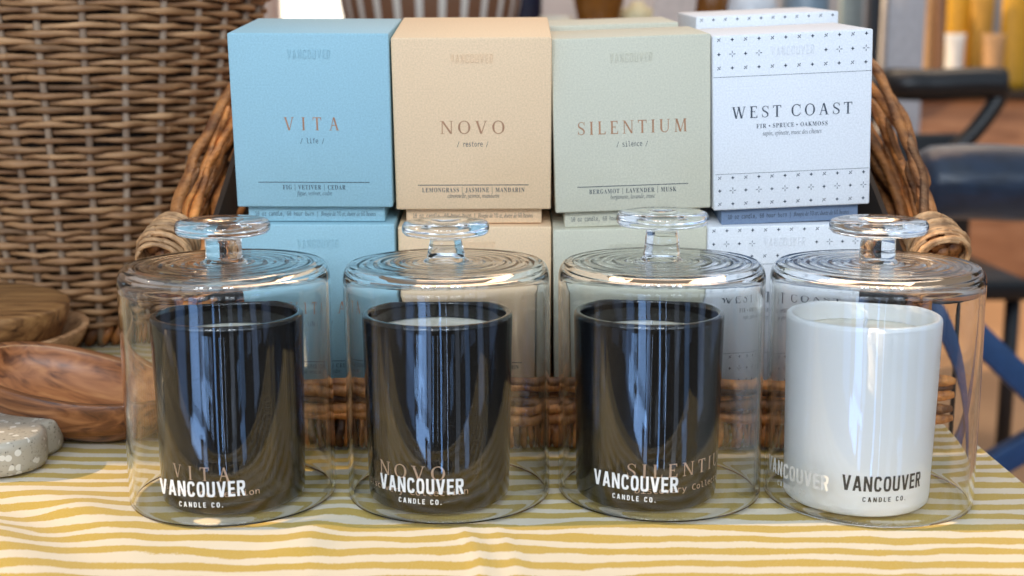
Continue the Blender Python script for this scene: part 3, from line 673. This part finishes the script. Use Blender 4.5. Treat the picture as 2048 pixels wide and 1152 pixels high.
# ------------------------------------------------------------------ candles
def cyl_map(rfun, phi0, sgn=1):
    """(arc length, height) -> point on the outside of a vessel of revolution; phi 0 faces the camera"""
    def f(u, v, d=0):
        r = rfun(v); a = phi0 + u / r
        return ((r + .0003 + d) * math.sin(a), -(r + .0003 + d) * math.cos(a), v)
    return f
RB_, RT_, HV = .0446, .0469, .1173
def rv(z): return RB_ + (RT_ - RB_) * min(1, max(0, z / HV))
def make_candle(x, y, title, phi, wax_d, label, white=False, tphi=None):
    root = empty('candle', (x, y, .0006), label, 'candle', 'candles under the glass cloches')
    g = MB(); th = .0045
    P = [(0, .0012), (.034, .0010), (RB_ - .0050, 0), (RB_ - .0020, .0006), (RB_ - .0004, .0022), (rv(.006), .006)]
    P += [(rv(z), z) for z in (.02, .04, .06, .08, .1, HV - .003)] + [(rv(HV) - .0004, HV - .0009), (rv(HV) - .0014, HV), (rv(HV) - th + .0012, HV), (rv(HV) - th + .0002, HV - .001), (rv(HV) - th, HV - .004)]
    P += [(rv(.06) - th, .06), (rv(.012) - th, .0125), (RB_ - .012, .010), (0, .010)]
    g.lathe(P, 128, wob=lambda r, z, a: r + .00010 * math.sin(3 * a + z * 40)); ves = g.build('vessel', M['white_glaze'] if white else M['smoked'], root)
    g = MB(); wz = HV - wax_d; ri = rv(wz) - th - .0003
    g.lathe([(0, .0105), (RB_ - .013, .0105), (rv(.0135) - th - .0003, .0140), (ri, wz + .0006), (ri - .002, wz), (ri * .5, wz - .0004), (0, wz)], 96); g.build('wax', M['wax'], root)
    g = MB(); g.tube([(0, 0, wz - .002), (.0006, 0, wz + .004), (.002, .0006, wz + .009)], .0009, 6); g.build('wick', M['white_ink'], root)
    g = MB()
    f = cyl_map(rv, R(phi) - math.atan2(x, y))
    if title:
        put_serif(g, title, 0, .0228, {'VITA': .038, 'NOVO': .0445, 'SILENTIUM': .083}[title], .0085, f, 0, gap={'VITA': .62, 'NOVO': .34, 'SILENTIUM': .38}[title])
        put_text(g, 'Discovery Collection', F_MONO, 0, .0128, .072, .0037, f, 0)
        g.build('lettering', [M['copper_ink']], ves, recalc=False)
    else:
        put_sans(g, 'VANCOUVER', 0, .0173, .0515, .0096, f, 0, gap=.13)
        put_sans(g, 'CANDLE CO.', 0, .0108, .027, .0030, f, 0, gap=.36)
        g.build('lettering', [M['black_ink']], ves, recalc=False)
    return root
make_candle(-.1773, .7786, 'VITA', -27, .0162, 'black glass candle under the cloche in front of the blue boxes')
make_candle(-.0465, .7806, 'NOVO', -23.5, .0128, 'black glass candle under the cloche in front of the beige boxes')
make_candle(.0860, .7845, 'SILENTIUM', 38, .0158, 'black glass candle under the cloche in front of the green boxes')
make_candle(.2183, .7753, None, 23, .0125, 'white glazed candle with black lettering under the end cloche', white=True)

# ------------------------------------------------------------------ glass cloches
RC, ZS = .0645, .136
def make_cloche(x, y, tphi, disc, st, sb, zdisc, label, lean=(0, 0), seed=0, ink='white_ink'):
    root = empty('glass_cloche', (x, y, .0004), label, 'glass cloche', 'glass cloches over the candles', rot=(lean[0], lean[1], seed * 1.3))
    w = .0027
    def wv(r, z, a): return r + .00022 * math.sin(2 * a + seed) + .00012 * math.sin(5 * a + z * 60 + seed * 2)
    outer = [(RC - w / 2, 0), (RC - .0005, .0003), (RC, .0012), (RC, .004)] + [(RC, z) for z in (.03, .06, .09, .12)] + [(RC, ZS + .002)]
    for k in range(1, 10):                                   # tight shoulder
        a = k / 9 * math.pi / 2; outer.append((RC - .0058 * (1 - math.cos(a)), ZS + .002 + .0105 * math.sin(a)))
    rip = lambda r, p, A: A * math.sin(2 * math.pi * r / .0068 + p) + .6 * A * math.sin(2 * math.pi * r / .0113 + 2 * p)
    rs = [.0565 - .0013 * k for k in range(int((.0565 - sb - .005) / .0013) + 1)]
    outer += [(r, .1484 + .0009 * (1 - r / .0565) + rip(r, seed, .00016)) for r in rs]
    outer += [(sb + .0040, .1491), (sb + .0015, .1498), (sb, .1512), (0, .1512)]
    inner = [(0, .1446)] + [(.006 + .0013 * k, .1444 + rip(.006 + .0013 * k, seed + 2, .00030)) for k in range(39)]
    for k in range(8):
        a = (1 - k / 8) * math.pi / 2; inner.append((RC - w - .0052 * (1 - math.cos(a)), ZS - .002 + .0088 * math.sin(a)))
    inner += [(RC - w, ZS - .003)] + [(RC - w, z) for z in (.12, .09, .06, .03, .004)] + [(RC - w, .0012), (RC - w + .0005, .0003)]
    g = MB(); g.lathe(outer + inner, 144, closed=True, wob=wv)
    # drop the doubled axis strip: both poles close their own surface
    dome = g.build('dome', M['glass'], root)
    g = MB(); t = .0094; z0 = .1514
    P = [(0, z0), (sb - .0004, z0), (sb, z0 + .0006), (sb - (sb - st) * .35, z0 + .004), (st, zdisc - .003), (st + .0006, zdisc - .0014), (st + .003, zdisc - .0002)]
    P += [(disc - .0045, zdisc + .0002), (disc - .0016, zdisc + .0010), (disc - .0003, zdisc + .0026), (disc, zdisc + .0045), (disc - .0003, zdisc + .0068), (disc - .0016, zdisc + .0086), (disc - .005, zdisc + t)]
    P += [(.014, zdisc + t - .0002), (.0105, zdisc + t - .0008), (.0085, zdisc + t - .0020), (.005, zdisc + t - .0030), (0, zdisc + t - .0033)]
    g.lathe(P, 112, wob=lambda r, z, a: r * (1 + .012 * math.sin(2 * a + seed * 3)))
    g.build('knob', M['knob_glass'], root)
    g = MB(); f = cyl_map(lambda v: RC + .0001, R(tphi) - seed * 1.3 - math.atan2(x, y))
    put_sans(g, 'VANCOUVER', 0, .0192, .0530, .0094, f, 0, gap=.13)
    put_sans(g, 'CANDLE CO.', 0, .0128, .0265, .0031, f, 0, gap=.36)
    g.build('lettering', [M[ink]], dome, recalc=False)
    return root
make_cloche(-.1775, .7800, -18, .0290, .0112, .0112, .1660, 'clear glass cloche with a straight knob over the black candle beside the bowls', (0, R(-.3)), 0)
make_cloche(-.0401, .7837, -16, .0270, .0098, .0120, .1648, 'clear glass cloche with a small knob in front of the beige boxes', (R(-.4), R(.2)), 1)
make_cloche(.0945, .7875, -13, .0285, .0100, .0116, .1702, 'clear glass cloche with the tallest knob in front of the green boxes', (0, R(.4)), 2)
make_cloche(.2262, .7779, -43, .0295, .0105, .0110, .1665, 'clear glass cloche with a wide knob over the white candle', (R(.3), 0), 3, 'faded_ink')

# ------------------------------------------------------------------ wooden bowls and terrazzo board
def oval_bowl(mb, a, b_, h, th, n=72):
    """boat-shaped hollow: outer shell, rounded lip, inner hollow"""
    prof = []
    for k in range(9): t = k / 8 * math.pi / 2; prof.append((.42 + .58 * math.sin(t) ** .8 if k else .40, h * (1 - math.cos(t)) ** .9))
    vs = []; fs = []; rings = []
    def ring(sa, sb, z, lift):
        r_ = []
        for j in range(n):
            q = 2 * math.pi * j / n; r_.append(len(vs)); cx = math.cos(q)
            vs.append((a * sa * cx, b_ * sb * math.sin(q) * (1 - .06 * cx), z + lift * cx * cx + .0012 * math.sin(3 * q + 1)))
        rings.append(r_)
    for s_, z in prof: ring(s_, s_, z, .004 * (z / h))
    nout = len(rings)
    for e_, dz in ((.0004, .0004), (.0012, .0008), (th - .0012, .0004), (th - .0004, -.0002), (th, -.0010)): ring((a - e_) / a, (b_ - e_) / b_, h + dz, .004)
    for k in range(1, 10):
        t = (1 - k / 9) * math.pi / 2; s_ = (math.sin(t) ** .55 if t > 0 else 0) * .97 + .03
        ring((a - th * 1.05) / a * s_, (b_ - th * 1.05) / b_ * s_, .007 + (h - .008) * (1 - math.cos(t)) ** 1.0, .004 * (1 - math.cos(t)))
    for A, B in zip(rings[:-1], rings[1:]):
        for j in range(n): fs.append((A[j], A[(j + 1) % n], B[(j + 1) % n], B[j]))
    k_ = (nout + 3) * n
    mb.add(vs, fs[:k_] + [tuple(rings[0][::-1])]); n0 = len(mb.v) - len(vs)
    for i_, f in enumerate(fs[k_:] + [tuple(rings[-1])]): mb.f.append(tuple(i + n0 for i in f)); mb.m.append(1 if i_ >= n else 2); mb.sm.append(True)
g = MB(); oval_bowl(g, .088, .057, .036, .0072)
o = g.build('oval_bowl', [M['bowl_wood'], wood('bowl_inside', (.10, .032, .011), (.38, .14, .048), (.54, .235, .085), (20, 110, 110), .38), wood('lip_highlight', (.22, .09, .035), (.50, .25, .11), (.66, .36, .17), (30, 110, 110), .45)]); o.location = (-.328, .919, .0060); o.rotation_euler = (R(2), R(7.5), R(-16))  # the paler lip wood is a highlight painted along the inner edge
tag(o, 'large oval carved wooden bowl lying behind the terrazzo board', 'bowl')
g = MB(); h = .055; k12 = 1.19
g.lathe([(0, 0), (.030, 0), (.045, .006), (.060, .022), (.070, .041), (.074, h - .002), (.0735, h), (.0700, h + .0004), (.068, h - .003), (.062, .042), (.052, .026), (.036, .012), (0, .010)], 72, wob=lambda r, z, a: r * (1 + .02 * math.sin(2 * a + .4)))
o = g.build('round_bowl', M['bowl_pale']); o.location = (-.452, 1.065, .0006); o.rotation_euler = (R(2), R(-3), 0); o.scale = (k12, k12, .76)
tag(o, 'pale wooden bowl standing open under the darker upturned bowl', 'bowl')
g = MB()
g.lathe([(0, .043), (.048, .0432), (.0545, .042), (.056, .040), (.055, .028), (.050, .012), (.043, .001), (.040, 0), (.040, .004), (.046, .016), (.050, .030), (.048, .037), (0, .038)], 72, wob=lambda r, z, a: r * (1 + .02 * math.sin(2 * a)))
o = g.build('upturned_bowl', M['bowl_dark']); o.location = (-.456, 1.065, .0285); o.rotation_euler = (R(3), R(2.5), R(20)); o.scale = (1.32, 1.32, 1)
tag(o, 'dark wooden bowl turned upside down inside the pale bowl', 'bowl')
# scalloped terrazzo board
g = MB(); pts = []
for k in range(200):
    a = 2 * math.pi * k / 200; ca, sa = math.cos(a), math.sin(a); best = 0
    for gx in (-.0415, 0, .0415):
        for gy in (-.0175, .0175):
            b_ = gx * ca + gy * sa; disc_ = b_ * b_ - (gx * gx + gy * gy - .0300 ** 2)
            if disc_ > 0: best = max(best, b_ + math.sqrt(disc_))
    pts.append((best * ca, best * sa))
nn = len(pts); vs = []; fs = []
for s_, z in ((.94, .0), (.98, .0010), (.996, .004), (1, .009), (1, .016), (.992, .0205), (.972, .0232), (.93, .0242)):
    vs += [(p[0] * s_, p[1] * s_, z) for p in pts]
for L in range(7):
    for k in range(nn): fs.append((L * nn + k, L * nn + (k + 1) % nn, (L + 1) * nn + (k + 1) % nn, (L + 1) * nn + k))
fs.append(tuple(range(nn))[::-1]); fs.append(tuple(7 * nn + k for k in range(nn))); g.add(vs, fs)
o = g.build('terrazzo_board', M['terrazzo']); o.location = (-.389, .848, .0006); o.rotation_euler = (0, 0, R(2))
tag(o, 'grey terrazzo board with white chips and scalloped edge in front of the oval bowl', 'board')

# ------------------------------------------------------------------ shop behind, out of focus
def wallwin():
    x0, _ = at(562, 0, 6.2); x1, _ = at(700, 0, 6.2)
    root = empty('shop_window', (0, 0, 0), 'bright daylit window in the far wall beside the tall basket', 'window')
    em, n, l, b = newmat('daylight_pane'); b.inputs['Emission Color'].default_value = (1, .93, .78, 1); b.inputs['Emission Strength'].default_value = 1.6; setin(b, Roughness=.3)
    g = MB(); g.box(((x0 + x1) / 2, 6.23, .75), (x1 - x0, .02, 1.5)); g.build('pane', em, root)
    g = MB()
    for xx in (x0 - .03, x1 + .03): g.box((xx, 6.22, .75), (.05, .05, 1.6), bevel=.005)
    g.box(((x0 + x1) / 2, 6.22, 1.575), (x1 - x0 + .008, .05, .05), bevel=.005); g.box(((x0 + x1) / 2, 6.22, -.025), (x1 - x0 + .008, .05, .05), bevel=.005)
    g.build('frame', plain('frame_paint', (.42, .33, .30), .5), root)
wallwin()
SY = 2.40
shelf = empty('display_shelf', (.10, SY, -.75), 'wooden display shelf standing behind the candle boxes', 'shelf')
def shp(mb, name, mat):
    o = mb.build(name, mat, shelf); o.location = (-.10, -SY, .75); return o
g = MB(); g.box((.10, SY, .285), (1.02, .40, .03), bevel=.003); shp(g, 'shelf_board', M['bowl_dark'])
g = MB(); g.box((.10, SY, -.2), (.98, .38, .025), bevel=.003); shp(g, 'shelf_board', M['bowl_dark'])
for sx_ in (-.385, .585):
    for sy_ in (SY - .17, SY + .17):
        g = MB(); g.box((sx_, sy_, -.2405), (.04, .04, 1.019), bevel=.003); shp(g, 'leg', M['bowl_dark'])
SZ = .3006
# striped pouffe-like basket: brown with white uprights
m, n, l, b = newmat('striped_weave'); t = n.new('ShaderNodeTexCoord'); sp = n.new('ShaderNodeSeparateXYZ'); l.new(t.outputs['Object'], sp.inputs[0])
at2 = n.new('ShaderNodeMath'); at2.operation = 'ARCTAN2'; l.new(sp.outputs['Y'], at2.inputs[0]); l.new(sp.outputs['X'], at2.inputs[1])
s_ = n.new('ShaderNodeMath'); s_.operation = 'MULTIPLY'; l.new(at2.outputs[0], s_.inputs[0]); s_.inputs[1].default_value = 26
q = n.new('ShaderNodeMath'); q.operation = 'SINE'; l.new(s_.outputs[0], q.inputs[0])
r = n.new('ShaderNodeValToRGB'); r.color_ramp.elements[0].position = .5; r.color_ramp.elements[0].color = (.17, .075, .035, 1); r.color_ramp.elements[1].position = .62; r.color_ramp.elements[1].color = (.62, .58, .52, 1)
l.new(q.outputs[0], r.inputs[0]); l.new(r.outputs[0], b.inputs['Base Color']); setin(b, Roughness=.7)
striped = m
x, _ = at(862, 20, SY)
g = MB(); g.lathe([(0, 0), (.125, 0), (.145, .008), (.158, .03), (.166, .07), (.168, .12), (.165, .18), (.158, .22), (.152, .22), (.158, .16), (.158, .06), (.14, .02), (0, .016)], 96)
o = g.build('striped_basket', striped); o.location = (x, SY, SZ); tag(o, 'round brown basket with white upright stripes on the shelf behind', 'basket')
def bottle(name, px, prof, mat, label, cat, Y=SY, z=SZ, n=48):
    x, _ = at(px, 20, Y); g = MB(); g.lathe(prof, n); o = g.build(name, mat); o.location = (x, Y, z); tag(o, label, cat); return o
amber = plain('amber_glaze', (.20, .075, .012), .18); navy = plain('navy_glaze', (.012, .015, .035), .3)
cream = plain('cream_glaze', (.70, .64, .50), .4); pale = plain('pale_glaze', (.62, .66, .70), .3)
bottle('vase', 1048, [(0, 0), (.028, 0), (.033, .01), (.034, .16), (.028, .20), (.016, .22), (.016, .27), (.012, .27), (.012, .2), (0, .2)], navy, 'slim navy blue vase beside the striped basket', 'vase', Y=SY + .02)
bottle('cup', 1112, [(0, 0), (.020, 0), (.027, .012), (.030, .045), (.028, .045), (.024, .014), (0, .008)], cream, 'small cream cup between the navy vase and amber pot', 'cup', Y=SY - .06)
bottle('pot', 1197, [(0, 0), (.030, 0), (.034, .02), (.046, .07), (.052, .12), (.050, .18), (.046, .18), (.048, .12), (.030, .02), (0, .012)], amber, 'amber brown pot widening upwards on the shelf', 'pot')
bottle('ball_vase', 1275, [(0, 0), (.018, 0), (.034, .014), (.040, .036), (.034, .058), (.014, .068), (.012, .075), (.009, .075), (.010, .066), (0, .06)], plain('pale_yellow', (.68, .62, .38), .4), 'pale yellow round vase beside the amber pot', 'vase', Y=SY + .05)
bottle('jug', 1420, [(0, 0), (.030, 0), (.034, .012), (.036, .09), (.030, .13), (.014, .16), (.014, .21), (.010, .21), (.010, .15), (0, .14)], amber, 'amber bottle behind the paper tag', 'bottle')
bottle('jar', 1500, [(0, 0), (.036, 0), (.046, .02), (.050, .06), (.040, .09), (.036, .09), (.044, .06), (.034, .01), (0, .008)], pale, 'white squat jar on the shelf behind the patterned box', 'jar')
bottle('jar', 1610, [(0, 0), (.040, 0), (.044, .02), (.044, .12), (.036, .14), (.032, .14), (.038, .12), (.036, .01), (0, .008)], plain('grey_blue_glaze', (.20, .27, .33), .3), 'grey blue straight jar near the shelf end', 'jar', Y=SY + .06)
# paper tag leaning on the amber bottle
x, _ = at(1342, 20, SY - .09)
g = MB(); pts = [(-.038, 0), (.038, 0), (.038, .10), (.024, .12), (-.024, .12), (-.038, .10)]
g.add([(p[0], -.0008, p[1]) for p in pts] + [(p[0], .0008, p[1]) for p in pts], [tuple(range(6)), tuple(range(11, 5, -1))] + [(i, (i + 1) % 6, (i + 1) % 6 + 6, i + 6) for i in range(6)], smooth=False)
g.lathe([(.0035, -.0005), (.0055, -.0005), (.0055, .0005), (.0035, .0005)], 20, closed=True, mat=1)
o = g.build('paper_tag', [plain('tag_paper', (.52, .43, .38), .8), plain('tag_eyelet', (.12, .09, .08), .5)]); o.location = (x, SY - .09, SZ + .001); o.rotation_euler = (R(-12), R(9), R(6))
tag(o, 'beige paper tag leaning between the pots on the shelf', 'tag')
# pillar and post
x, _ = at(1793, 60, 4.0); g = MB(); g.box((x, 4.0, .7), (.115, .2, 2.9), bevel=.006)
tag(g.build('pillar', plain('white_paint', (.55, .55, .58), .5)), 'slim white painted pillar behind the patterned box', 'pillar')
x, _ = at(1745, 60, 3.9); g = MB(); g.box((x, 3.9, .7), (.034, .05, 2.9), bevel=.003)
tag(g.build('post', plain('black_steel', (.02, .022, .028), .4)), 'thin black upright post beside the white pillar', 'post')
x, _ = at(1700, 60, 4.2); g = MB(); g.box((x, 4.2, .7), (.07, .04, 2.9), bevel=.003)
tag(g.build('panel', plain('grey_teal_paint', (.24, .32, .36), .5)), 'grey teal upright panel beside the black post', 'panel')
# counter with goods
counter = empty('wooden_counter', (2.6, 5.7, -.75), 'brown wooden counter along the far wall', 'counter')
cw = wood('counter_wood', (.22, .10, .05), (.38, .19, .10), (.46, .25, .14), (3, 8, 20), .5)
def cn(mb, name, mat):
    o = mb.build(name, mat, counter); o.location = (-2.6, -5.7, .75); return o
g = MB(); g.box((2.6, 5.8, -.30), (2.6, .5, .78), bevel=.004); cn(g, 'front', cw)
g = MB(); g.box((2.6, 5.78, .11), (2.7, .6, .04), bevel=.004); cn(g, 'worktop', M['dark'])
g = MB(); g.box((2.6, 5.82, -.72), (2.58, .48, .058)); cn(g, 'shade_plinth', M['dark'])  # dark strip in place of the shadow at the counter's foot
CZ = .1306
yel = plain('yellow_wrap', (.62, .33, .02), .45); ylow = plain('ochre_wrap', (.50, .26, .03), .5); tanw = plain('tan_wrap', (.45, .26, .12), .6); whitew = plain('white_wrap', (.68, .66, .64), .5); brn = plain('brown_wrap', (.14, .07, .04), .5)
def pouch(px, w, h, mat, label, Y=5.62, z=CZ):
    x, _ = at(px, 60, Y); g = MB(); n = 14; vs = []; fs = []
    for i in range(n + 1):
        t = i / n; th = .05 * (1 - t) ** .6 + .004; ww = w / 2 * (1 - .12 * math.sin(t * math.pi))
        vs += [(ww * math.cos(2 * math.pi * k / 20), th * math.sin(2 * math.pi * k / 20), h * t) for k in range(20)]
    for i in range(n):
        for k in range(20): fs.append((i * 20 + k, i * 20 + (k + 1) % 20, (i + 1) * 20 + (k + 1) % 20, (i + 1) * 20 + k))
    fs.append(tuple(range(20))[::-1]); fs.append(tuple(n * 20 + k for k in range(20))); g.add(vs, fs)
    o = g.build('goods_pouch', mat); o.location = (x, Y, z); tag(o, label, 'pouch', 'wrapped goods on the far counter'); return o
pouch(1855, .075, .42, tanw, 'tall tan pouch at the counter end nearest the pillar', 5.7)
pouch(1880, .05, .46, brn, 'narrow dark brown pouch beside the tall tan one', 5.66)
pouch(1918, .13, .48, yel, 'bright yellow pouch behind the white one', 5.8)
pouch(1912, .09, .24, whitew, 'short white pouch in front of the bright yellow pouch', 5.6)
pouch(1963, .11, .42, ylow, 'ochre pouch between the two bright yellow pouches', 5.72)
pouch(1990, .10, .24, tanw, 'short tan pouch in front of the ochre pouch', 5.58)
pouch(2030, .14, .50, yel, 'large bright yellow pouch at the far end of the counter', 5.75)
# black chair with a curved arm
CHY = 3.0
chair = empty('black_chair', (1.05, CHY, -.75), 'black chair with curved arm behind the blue bench', 'chair')
blk = plain('black_lacquer', (.012, .012, .014), .35)
def ch(mb, name):
    o = mb.build(name, blk, chair); o.location = (-1.05, -CHY, .75); return o
def P3(px, py, Y): x, z = at(px, py, Y); return (x, Y, z)
g = MB(); g.tube(smoothpath([P3(1742, 170, CHY + .46), P3(1752, 169, CHY + .2), P3(1790, 168, CHY + .02), P3(1860, 170, CHY), P3(1960, 166, CHY), P3(2006, 168, CHY)], 28), .037, 12); ch(g, 'armrest')
g = MB(); g.tube(smoothpath([P3(2004, 170, CHY + .001), P3(1992, 205, CHY), P3(1950, 262, CHY), P3(1905, 305, CHY), P3(1850, 370, CHY), P3(1830, 520, CHY)], 24), .021, 12); ch(g, 'arm_support')
g = MB(); g.box((1.02, CHY + .24, -.28), (.46, .46, .05), bevel=.012); ch(g, 'seat')
for px_ in (.82, 1.22):
    for yy in (CHY + .05, CHY + .43):
        g = MB(); g.tube([(px_, yy, -.305), (px_, yy, -.749)], .018, 10); ch(g, 'leg')
g = MB(); g.box((1.02, CHY + .46, -.08), (.46, .03, .30), bevel=.012); ch(g, 'backrest')
# blue bench with rolled cushion on a crossed frame
BY = 1.95
bench = empty('blue_bench', (1.0, BY, -.75), 'dark blue bench with rolled cushion and crossed legs beyond the table', 'bench')
navyc = noisy('navy_cloth', (.004, .012, .030), (.008, .022, .052), (40, 40, 40), 4, .34, bump=.3, bscale=(12, 40, 40), bdist=.01, Sheen_Weight=.3)
bluep = plain('blue_paint', (.012, .055, .16), .4)
def bn(mb, name, mat):
    o = mb.build(name, mat, bench); o.location = (-1.0, -BY, .75); return o
x0, zc = at(1825, 366, BY); x1 = 1.55
g = MB(); g.tube([(x0, BY, zc), (x0 + .01, BY, zc), (x0 + .03, BY, zc)] + [(x0 + .03 + (x1 - x0 - .06) * k / 20, BY, zc + .002 * math.sin(k * 1.3)) for k in range(1, 21)] + [(x1 - .01, BY, zc), (x1, BY, zc)], [.02, .048, .057] + [.058] * 20 + [.045, .02], 32); bn(g, 'cushion', navyc)
g = MB(); g.box(((x0 + x1) / 2, BY + .20, zc - .035), (x1 - x0 - .02, .34, .05), bevel=.012); bn(g, 'seat', navyc)
def barbox(mb, p, q, wd, dp):
    p, q = Vector(p), Vector(q); d = q - p; L = d.length; rot = d.to_track_quat('X', 'Z').to_matrix()
    mb.box((p + q) / 2, (L, dp, wd), rot, bevel=.003)
g = MB(); barbox(g, P3(1732, 455, BY), P3(2666, 1371, BY), .041, .03); bn(g, 'crossed_leg', bluep)
g = MB(); barbox(g, P3(1226, 1360, BY + .034), P3(2830, 450, BY + .034), .041, .03); bn(g, 'crossed_leg', bluep)
for px_ in (x0 + .035, x1 - .035):
    g = MB(); g.box((px_, BY + .22, (zc - .06 - .75) / 2), (.04, .04, zc - .061 + .7495), bevel=.003); bn(g, 'leg', blk)

# sunlight through the clear glass reaches the cloth as bright caustic lines
if os.environ.get('NOCAUS') is None:
    sd.cycles.is_caustics_light = True
    for o in bpy.data.objects:
        if o.type == 'MESH' and o.name.split('.')[0] in ('dome',): o.cycles.is_caustics_caster = True
        if o.type == 'MESH' and o.name.split('.')[0] in ('tablecloth', 'vessel'): o.cycles.is_caustics_receiver = True
